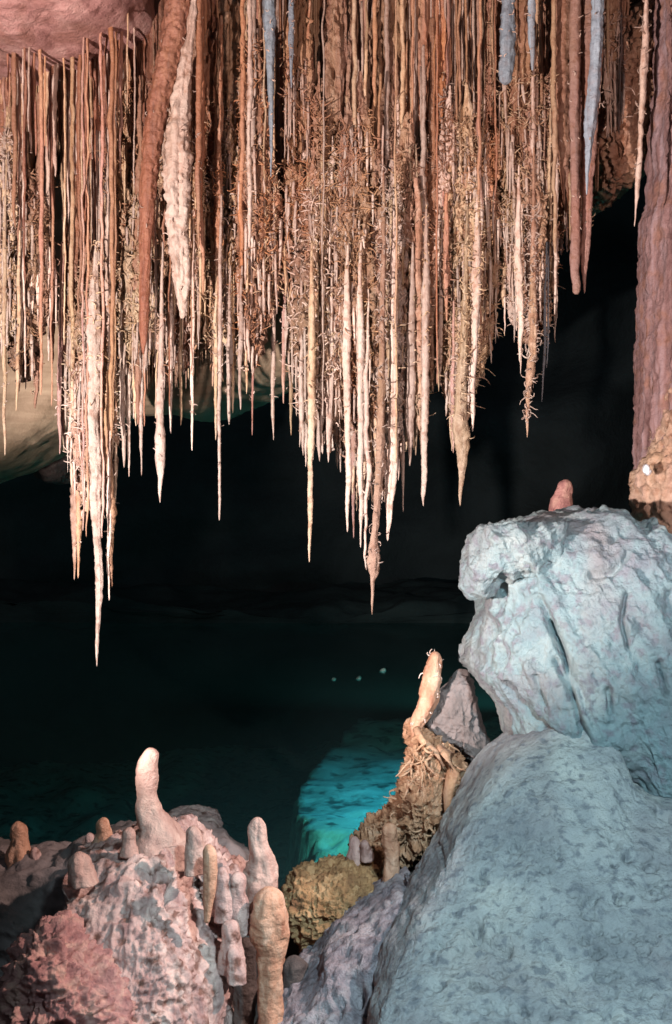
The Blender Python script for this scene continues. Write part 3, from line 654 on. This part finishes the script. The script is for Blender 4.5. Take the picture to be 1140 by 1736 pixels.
# ceiling crust at the upper right, and the tall column that frames the right edge
rock('crusted_slope', [dict(outline=[(1065,-120),(1085,0),(1050,60),(1018,150),(1012,250),(1030,330),(1062,318),(1102,270),(1116,180),(1160,100),(1160,-120)], D=6.3, T=.25, Tb=1.2, centre=(1075,150), nring=70, nseg=300)],
     M['crust'], lambda p, x: (0.06 * fbm(p, 16, 4, .6, ridged=True) + 0.03 * fbm(p, 5, 3)), label='bumpy ochre crusted slope at the upper right behind the lone thorned stalactite', cat='flowstone')
col = rock('stalactite_column', [dict(outline=[(1118,-120),(1120,150),(1112,250),(1106,340),(1096,372),(1093,520),(1088,640),(1086,760),(1083,850),(1085,900),(1180,1000),(1300,900),(1300,-120)], D=5.9, T=.5, centre=(1185, 420), nring=90, nseg=400, k=2.0)],
     mat_column, lambda p, x: (0.05 * fbm(p * np.array([1, 1, .12]), 11, 4) + 0.016 * fbm(p, 20, 3, .6, ridged=True) + 0.012 * fbm(p, 14, 3)), label='massive lilac column framing the right edge of the view', cat='column')
rock('crust', [dict(outline=[(1150,560),(1126,640),(1116,720),(1104,770),(1080,800),(1079,850),(1090,900),(1120,945),(1180,960),(1260,800)], D=5.72, T=.36, centre=(1160,800), nring=70, nseg=260)],
     M['crust'], lambda p, x: 0.05 * fbm(p, 13, 4, .6, ridged=True) + .02 * fbm(p, 5, 3), label='brown crusted lower part', parent=col)
rock('glint_knob', [dict(outline=[(1092,786),(1100,788),(1104,798),(1101,808),(1095,806),(1090,798)], D=5.42, T=.03, nring=10, nseg=24)],  # added white knob in place of a bright glint on the column
     mat_glint, lambda p, x: 0.006 * fbm(p, 60, 2), label='small white knob imitating a bright glint', parent=col)

# ------------------------------------------------------------------ boulders at right
def d_b1(p, x):
    d = -.02 + 0.05 * fbm(p, 2.2, 5) + 0.02 * fbm(p, 9, 4, .6, ridged=True) + 0.034 * fbm((p * np.array([1, 1, .35]))[:, [0, 1, 2]] + np.stack([p[:, 2] * .45, 0 * p[:, 2], 0 * p[:, 2]], 1), 8, 4, .5, ridged=True) + 0.006 * fbm(p, 30, 3)
    for ln, wd, dp in [([(880,1000),(900,1050),(925,1110),(960,1190)], 6, .035), ([(888,1030),(912,1080),(935,1180),(950,1215)], 5, .05),
                       ([(830,1140),(870,1190),(905,1215)], 5, .045), ([(1010,990),(1000,1030),(1010,1070)], 4, .04), ([(1058,1095),(1066,1140)], 5, .07), ([(980,1135),(985,1170)], 5, .04),
                       ([(1015,930),(990,955),(960,958)], 6, .04), ([(900,1090),(925,1150)], 5, .04), ([(1100,1250),(1140,1240)], 5, .04), ([(870,1120),(885,1165)], 4, .03), ([(1080,990),(1085,1060)], 8, .03)]:
        d -= dp * crease(x, ln, wd)
    return d
b1 = rock('boulder', [dict(outline=[(790,1128),(802,1070),(815,1010),(822,960),(830,905),(870,884),(930,866),(975,860),(1010,852),(1038,856),(1062,882),(1090,872),(1112,895),(1140,955),(1240,1000),(1300,1250),(1250,1420),(1140,1385),(1080,1365),(1050,1320),(1000,1300),(900,1290),(866,1275),(858,1240),(845,1200),(818,1162)],
      D=4.85, T=.55, Tb=.8, centre=(1010,1090), nring=130, nseg=480, k=3.2, tilt=(-.02, -.06)),
      ],
     mat_boulder, d_b1, label='large fissured blue grey boulder at right with a rounded lobe overhanging the lake', cat='boulder')
rock('overhanging_lobe', [dict(outline=[(783,990),(790,930),(804,900),(828,884),(870,880),(960,880),(960,960),(900,985),(850,985),(822,1006),(796,1007)], D=4.66, T=.22, Tb=.3, centre=(850,935), nring=60, nseg=220, k=3)], mat_boulder, d_b1, parent=b1)
rock('boulder', [dict(outline=[(716,1215),(735,1185),(764,1152),(778,1136),(792,1138),(802,1172),(815,1225),(832,1280),(836,1300),(815,1325),(790,1300),(760,1268),(722,1245)], D=5.05, T=.12, Tb=.3, nring=50, nseg=180, k=2.4)],
     mat_wedge, lambda p, x: .045 * fbm(p, 5, 5) + .02 * fbm(p, 14, 4, .6, ridged=True), label='smaller violet grey wedge rock between the pink spire and the large boulder', cat='boulder')
prs0 = np.random.RandomState(3)
GP = [((prs0.uniform(720, 1140), prs0.uniform(1400, 1736)), prs0.uniform(3, 8), prs0.uniform(.3, 1)) for _ in range(90)]
def d_b3(p, x):
    d = sum(-.009 * r * a * np.exp(-(((x - np.array(c)) * np.array([.7, 1.3])) ** 2).sum(1) / r ** 2) for c, r, a in GP)
    d += .05 * fbm(p, 2.4, 5) + .012 * fbm(p, 13, 4, .6, ridged=True) + .006 * fbm(p, 34, 3)
    for ln, wd, dp in [([(800,1545),(805,1565),(835,1580),(850,1582)], 9, .05), ([(1112,1370),(1130,1378)], 6, .05), ([(975,1503),(990,1503)], 6, .04), ([(1035,1498),(1045,1500)], 5, .04), ([(1000,1618),(1015,1618)], 9, .04),
                       ([(1080,1560),(1090,1565)], 5, .04), ([(876,1678),(878,1680)], 7, .04), ([(1025,1410),(1030,1415)], 6, .04)]:
        d -= dp * crease(x, ln, wd)
    return d
rock('ground', [dict(outline=[(776,1400),(814,1342),(850,1296),(885,1266),(930,1235),(990,1222),(1030,1240),(1048,1290),(1075,1345),(1140,1372),(1300,1400),(1700,1600),(1700,2600),(700,2600),(600,2100),(640,1750),(672,1640),(706,1555),(746,1475)],
      D=3.36, T=.15, Tb=1.2, centre=(980,1750), nring=150, nseg=560, k=2.6, tilt=(0, -.20))],
     mat_ground, d_b3, kind='structure')
prs = np.random.RandomState(5)
PITS = [((prs.uniform(500, 720), prs.uniform(1490, 1736)), prs.uniform(3, 10)) for _ in range(70)] + [((600,1630),15),((690,1600),14),((640,1700),12)]
def d_b4(p, x):
    d = .03 * fbm(p, 5, 5) + .022 * fbm(p, 16, 4, .6, ridged=True)
    for (c, r) in PITS:
        d -= .0065 * r * np.exp(-(((x - np.array(c)) ** 2).sum(1)) / r ** 2)
    return d
rock('boulder', [dict(outline=[(712,1508),(708,1540),(700,1570),(700,1650),(720,1800),(760,2100),(330,2100),(400,1850),(462,1736),(500,1695),(540,1655),(565,1610),(600,1580),(635,1552),(662,1530),(690,1512)],
      D=3.85, T=.32, Tb=.8, centre=(610,1760), nring=90, nseg=340, tilt=(0, -.12))],
     mat_pitted, d_b4, label='pitted violet boulder at the bottom, between the dark chasm and pale ground', cat='boulder')

# ------------------------------------------------------------------ shore, mounds and stalagmites
def stag(label, D, mat, prof, cat='stalagmite', group=None, thorns=None, **k):
    k.setdefault('ns', 36); k.setdefault('step', 2.5)
    a = dict(rough=0.34, rs=0.045, wander=2.0, knob=.14, flute=.12, cap=(True, False)); a.update(k); a['rough'] = max(a['rough'], .26)
    g = Geo(); path, rad = spine_geo(prof, D, g, **a)
    me = g.mesh('stalagmite', mat); org = path[-1].copy(); recentre(me, org)
    o = link('stalagmite', me, None, org); tag(o, label, cat, group)
    if thorns:
        n, t0, t1, Lm, tm = thorns
        tme = twigs_on(path, rad, n, t0, t1, Lm, .0035).mesh('helictites', tm); recentre(tme, org); tag(link('helictites', tme, o), kind='stuff')
    return o

stag('tall lumpy white stalagmite crowning the big left mound', 4.1, mat_smooth, [(1268,258,10),(1280,257,13),(1300,250,19),(1325,250,21),(1345,251,18),(1365,251,22),(1385,256,25),(1398,262,30),(1412,266,40),(1440,268,56),(1470,270,66)], rough=.16, rs=.07)
stag('small orange tipped stalagmite at the far left shore', 4.75, mat_orange, [(1393,31,9),(1405,31,13),(1430,32,15),(1450,33,22),(1480,34,26)])
stag('small round knob stalagmite left of the tall lumpy one', 4.25, mat_orange, [(1386,176,9),(1398,176,13),(1412,177,13),(1440,172,18),(1470,170,22)])
stag('tiny pale knob directly left of the tall stalagmite', 4.0, mat_smooth, [(1403,221,8),(1413,221,11),(1428,220,11),(1450,220,16)])
stag('blunt pink stalagmite just right of the tall white one', 3.88, mat_smooth, [(1400,328,9),(1412,328,13),(1430,331,15),(1450,334,18),(1480,334,20)])
stag('slim yellow stalagmite with a narrow foot at the mound edge', 3.74, mat_orange, [(1432,352,7),(1445,354,13),(1480,356,13),(1510,355,11),(1540,352,8),(1565,350,5)], rough=.2, cap=(True, True))
stag('conical pink stalagmite standing right of the mound, split by a groove', 4.05, mat_smooth, [(1386,439,9),(1400,438,15),(1430,438,18),(1456,444,23),(1478,444,30),(1500,438,34),(1530,430,22),(1560,422,12)], flute=.25)
stag('large tapering orange stalagmite rising from the bottom chasm', 3.9, mat_orange, [(1504,455,18),(1514,455,25),(1550,456,31),(1590,457,31),(1615,460,23),(1650,458,20),(1720,458,22),(1800,458,24)], rough=.1)
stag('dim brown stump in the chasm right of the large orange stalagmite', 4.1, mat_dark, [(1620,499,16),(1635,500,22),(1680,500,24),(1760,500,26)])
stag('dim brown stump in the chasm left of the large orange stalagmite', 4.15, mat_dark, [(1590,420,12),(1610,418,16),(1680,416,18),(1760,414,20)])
stag('cylindrical orange stalagmite in front of the corroded rock', 4.5, mat_orange, [(1395,662,10),(1405,662,13),(1430,662,14),(1455,664,14),(1480,664,14),(1500,663,14),(1540,662,16)])
stag('prickly pink spire leaning over the corroded rock beside the water', 4.95, mat_orange, [(1105,738,10),(1120,736,12),(1150,734,17),(1180,728,19),(1205,718,15),(1225,708,10),(1245,708,9),(1290,712,14)], thorns=(46, 0, .75, .03, M['white']), knob=.2)
stag('small reddish stalagmite standing behind the large grey boulder', 5.7, mat_coral, [(813,961,8),(822,961,12),(840,957,15),(858,953,19),(900,950,24)])
stag('low pale knob on the upper left shoulder of the big mound', 3.85, mat_smooth, [(1444,134,10),(1456,134,17),(1475,136,20),(1500,140,24)])

MORE = [(152,1412,9,40,'short rounded knob behind the mound left of the pair of knobs'), (200,1408,8,30,'low knob between the round knob and the tall stalagmite'), (296,1420,8,40,'little knob at the foot of the tall white stalagmite'),
        (378,1470,11,60,'pale drip knob hanging between the yellow stalagmite and conical one'), (404,1478,12,70,'lumpy knob touching the conical pink stalagmite on its left'),
        (392,1560,14,60,'lumpy pale knob low on the right edge of the mound'), (396,1605,10,40,'smallest knob low on the right edge of the mound'), (60,1436,9,30,'tiny dim knob right of the orange tipped stalagmite'),
        (600,1418,10,30,'small maroon knob at the pool edge below the glow'), (618,1424,8,24,'tiny orange knob beside the maroon one at the pool edge')]
for (x_, y_, h_, L_, lb) in MORE:
    D_ = {152: 4.65, 200: 4.5, 60: 4.72, 296: 4.28, 600: 4.75, 618: 4.7, 378: 3.95, 404: 3.95, 392: 3.85, 396: 3.8, 318: 3.9, 176: 3.72, 232: 3.8}[x_]
    stag(lb, D_, mat_mound, [(y_, x_, h_ * .7), (y_ + h_, x_, h_), (y_ + L_ * .6, x_ + 2, h_ * 1.1), (y_ + L_, x_ + 3, h_ * 1.5), (y_ + L_ * 1.5, x_ + 4, h_ * 1.6)])
d_bump = lambda a1, s1, a2, s2: (lambda p, x: a1 * fbm(p, s1, 4, .55, ridged=True) + a2 * fbm(p, s2, 4))
def d_mound(p, x):
    q = p * np.array([1, 1, .45])
    d = -.012 + .034 * fbm(q, 9, 4, .6, ridged=True) + .05 * fbm(p, 3, 3) + .01 * fbm(p, 34, 3, ridged=True)
    d -= .07 * crease(x, [(312,1470),(318,1485)], 10)
    m = np.clip((x[:, 0] - 190) / 70, 0, 1) * np.clip((1700 - x[:, 1]) / 80, 0, 1)
    d += m * .022 * fbm(p, 32, 3, .6, ridged=True)
    return d
fm = rock('flowstone_mound', [dict(outline=[(115,1452),(150,1440),(200,1428),(240,1412),(285,1418),(312,1436),(330,1462),(338,1490),(345,1530),(362,1560),(372,1590),(385,1630),(390,1690),(388,1740),(420,1950),(60,1950),(90,1700),(110,1560)],
      D=4.0, T=.42, Tb=.6, centre=(250,1650), nring=110, nseg=400, tilt=(.0, -.06)),
      ],
     mat_mound, d_mound, label='large rose grey flowstone mound at lower left, lit along its right slope', cat='mound')
rock('drip_ledge', [dict(outline=[(300,1400),(345,1432),(400,1462),(440,1470),(470,1480),(466,1500),(440,1512),(424,1530),(408,1556),(385,1566),(402,1580),(405,1600),(390,1640),(360,1600),(330,1500)], D=4.2, T=.14, Tb=.3, centre=(370,1510), nring=50, nseg=260)], mat_mound, d_mound, parent=fm)
rock('cave_coral', [dict(outline=[(28,1610),(60,1580),(95,1568),(130,1590),(155,1625),(190,1650),(215,1690),(240,1745),(280,1900),(-60,1900),(10,1740),(20,1670)], D=3.6, T=.25, centre=(115,1740), nring=110, nseg=360)],
     mat_coral, lambda p, x: .06 * fbm(p, 13, 3, .6, ridged=True) + .018 * fbm(p, 38, 3, ridged=True), label='knobbly rose cave coral mound in the bottom left corner', cat='cave coral')
rock('shaded_shore_rock', [dict(outline=[(-80,1430),(0,1450),(30,1446),(70,1438),(110,1440),(150,1415),(200,1400),(240,1405),(330,1405),(420,1440),(440,1560),(420,1800),(-80,1900)], D=4.8, T=.3, Tb=.5, centre=(170,1620), nring=60, nseg=240)],
     mat_wedge, d_bump(.05, 7, .04, 3), label='low brown rock shelf behind the left mound at the water edge', cat='rock')  # dark material puts the shade on the left shore into the colour
rock('ledge_rock', [dict(outline=[(270,1395),(290,1384),(330,1384),(366,1394),(376,1404),(350,1412),(300,1410)], D=5.3, T=.15, Tb=.3, nring=30, nseg=100)],
     mat_mound, d_bump(.02, 9, .02, 4), label='flat olive ledge at the waterline right of the tall stalagmite', cat='rock')

# corroded pillar below the prickly spire
def d_cor(p, x): return .03 * fbm(p, 7, 3, off=4) + .07 * fbm(p * np.array([1, 1, .6]), 17, 4, .6, ridged=True) + .02 * fbm(p, 40, 3, ridged=True)
cr = rock('corroded_rock', [dict(outline=[(700,1232),(722,1240),(745,1262),(776,1278),(780,1310),(772,1345),(775,1375),(765,1410),(740,1440),(700,1452),(640,1470),(606,1450),(600,1432),(640,1418),(668,1392),(676,1350),(690,1320),(700,1280),(702,1250)],
      D=4.95, T=.2, Tb=.35, centre=(710,1370), nring=90, nseg=360)],
     mat_brown, d_cor, label='brown corroded root like rock at the water below the pink spire', cat='rock')
g = Geo(); base = np.array(cr.location)
for k in range(150):
    px_, py_ = random.uniform(684, 772), random.uniform(1256, 1425)
    if px_ < 700 - (py_ - 1256) * .15: continue
    p = W(px_, py_, 4.75 + abs(px_ - 722) * .0022)
    twig(g, p, [rng.randn() * .45, -.12, -1], random.uniform(.05, .13), random.uniform(.004, .009), curl=.35, seg=7, ns=6)
tube(np.array([W(744, 1266, 4.8), W(762, 1282, 4.74), W(768, 1310, 4.72), W(760, 1345, 4.72), W(764, 1385, 4.74), W(752, 1420, 4.8)]), np.array([.015, .024, .028, .022, .026, .02]), 12, g)
tube(np.array([W(706, 1236, 4.86), W(716, 1256, 4.8), W(740, 1275, 4.78), W(752, 1300, 4.76)]), np.array([.018, .016, .014, .01]), 10, g)
for a in [(658,1355,-1),(656,1378,-1),(690,1410,-1),(740,1400,1),(655,1340,-1),(640,1412,-1)]:
    twig(g, W(a[0] + 14, a[1], 4.78), [a[2], -.2, .2], .06, .005, curl=.6, seg=7, ns=6)
me = g.mesh('calcite_rods', M['amber']); recentre(me, base); tag(link('calcite_rods', me, cr), label='tangle of curled orange calcite rods', kind='stuff')
rock('shore_rock', [dict(outline=[(478,1520),(500,1494),(540,1486),(580,1478),(615,1476),(640,1492),(650,1520),(636,1550),(610,1575),(575,1600),(540,1635),(520,1655),(515,1600),(490,1570),(480,1530)], D=4.6, T=.2, Tb=.4, centre=(565,1535), nring=80, nseg=300)],
     mat_ochre, lambda p, x: .03 * fbm(p, 20, 4, .6, ridged=True) + .014 * fbm(p, 50, 2, ridged=True) + .02 * fbm(p, 5, 3), label='ochre popcorn crusted rock on the shore left of the cylindrical stalagmite', cat='rock')
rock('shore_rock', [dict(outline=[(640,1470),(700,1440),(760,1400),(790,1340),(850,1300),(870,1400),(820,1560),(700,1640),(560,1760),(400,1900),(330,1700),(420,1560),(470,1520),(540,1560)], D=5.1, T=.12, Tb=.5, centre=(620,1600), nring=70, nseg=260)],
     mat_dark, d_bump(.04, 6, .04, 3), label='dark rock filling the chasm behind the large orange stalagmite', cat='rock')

# tiny pale bodies added on the far water in place of teal glints
for (a, b_, s, lb) in [(649,1137,7,'largest of three tiny pale bodies standing in for glints far out on the lake'), (608,1150,5,'middle of three tiny pale bodies standing in for glints far out on the lake'), (566,1151,4,'leftmost of three tiny pale bodies standing in for glints far out on the lake')]:
    D = 1.7 / ((b_ - 868) / F)
    rock('glint_body', [dict(outline=[(a - s, b_ + s * .4), (a - s * .4, b_ - s * .5), (a + s * .6, b_ - s * .8), (a + s, b_), (a + s * .3, b_ + s * .7)], D=D, T=.05, nring=8, nseg=24)], mat_bed, lambda p, x: .01 * fbm(p, 20, 2), label=lb, cat='glint_body')
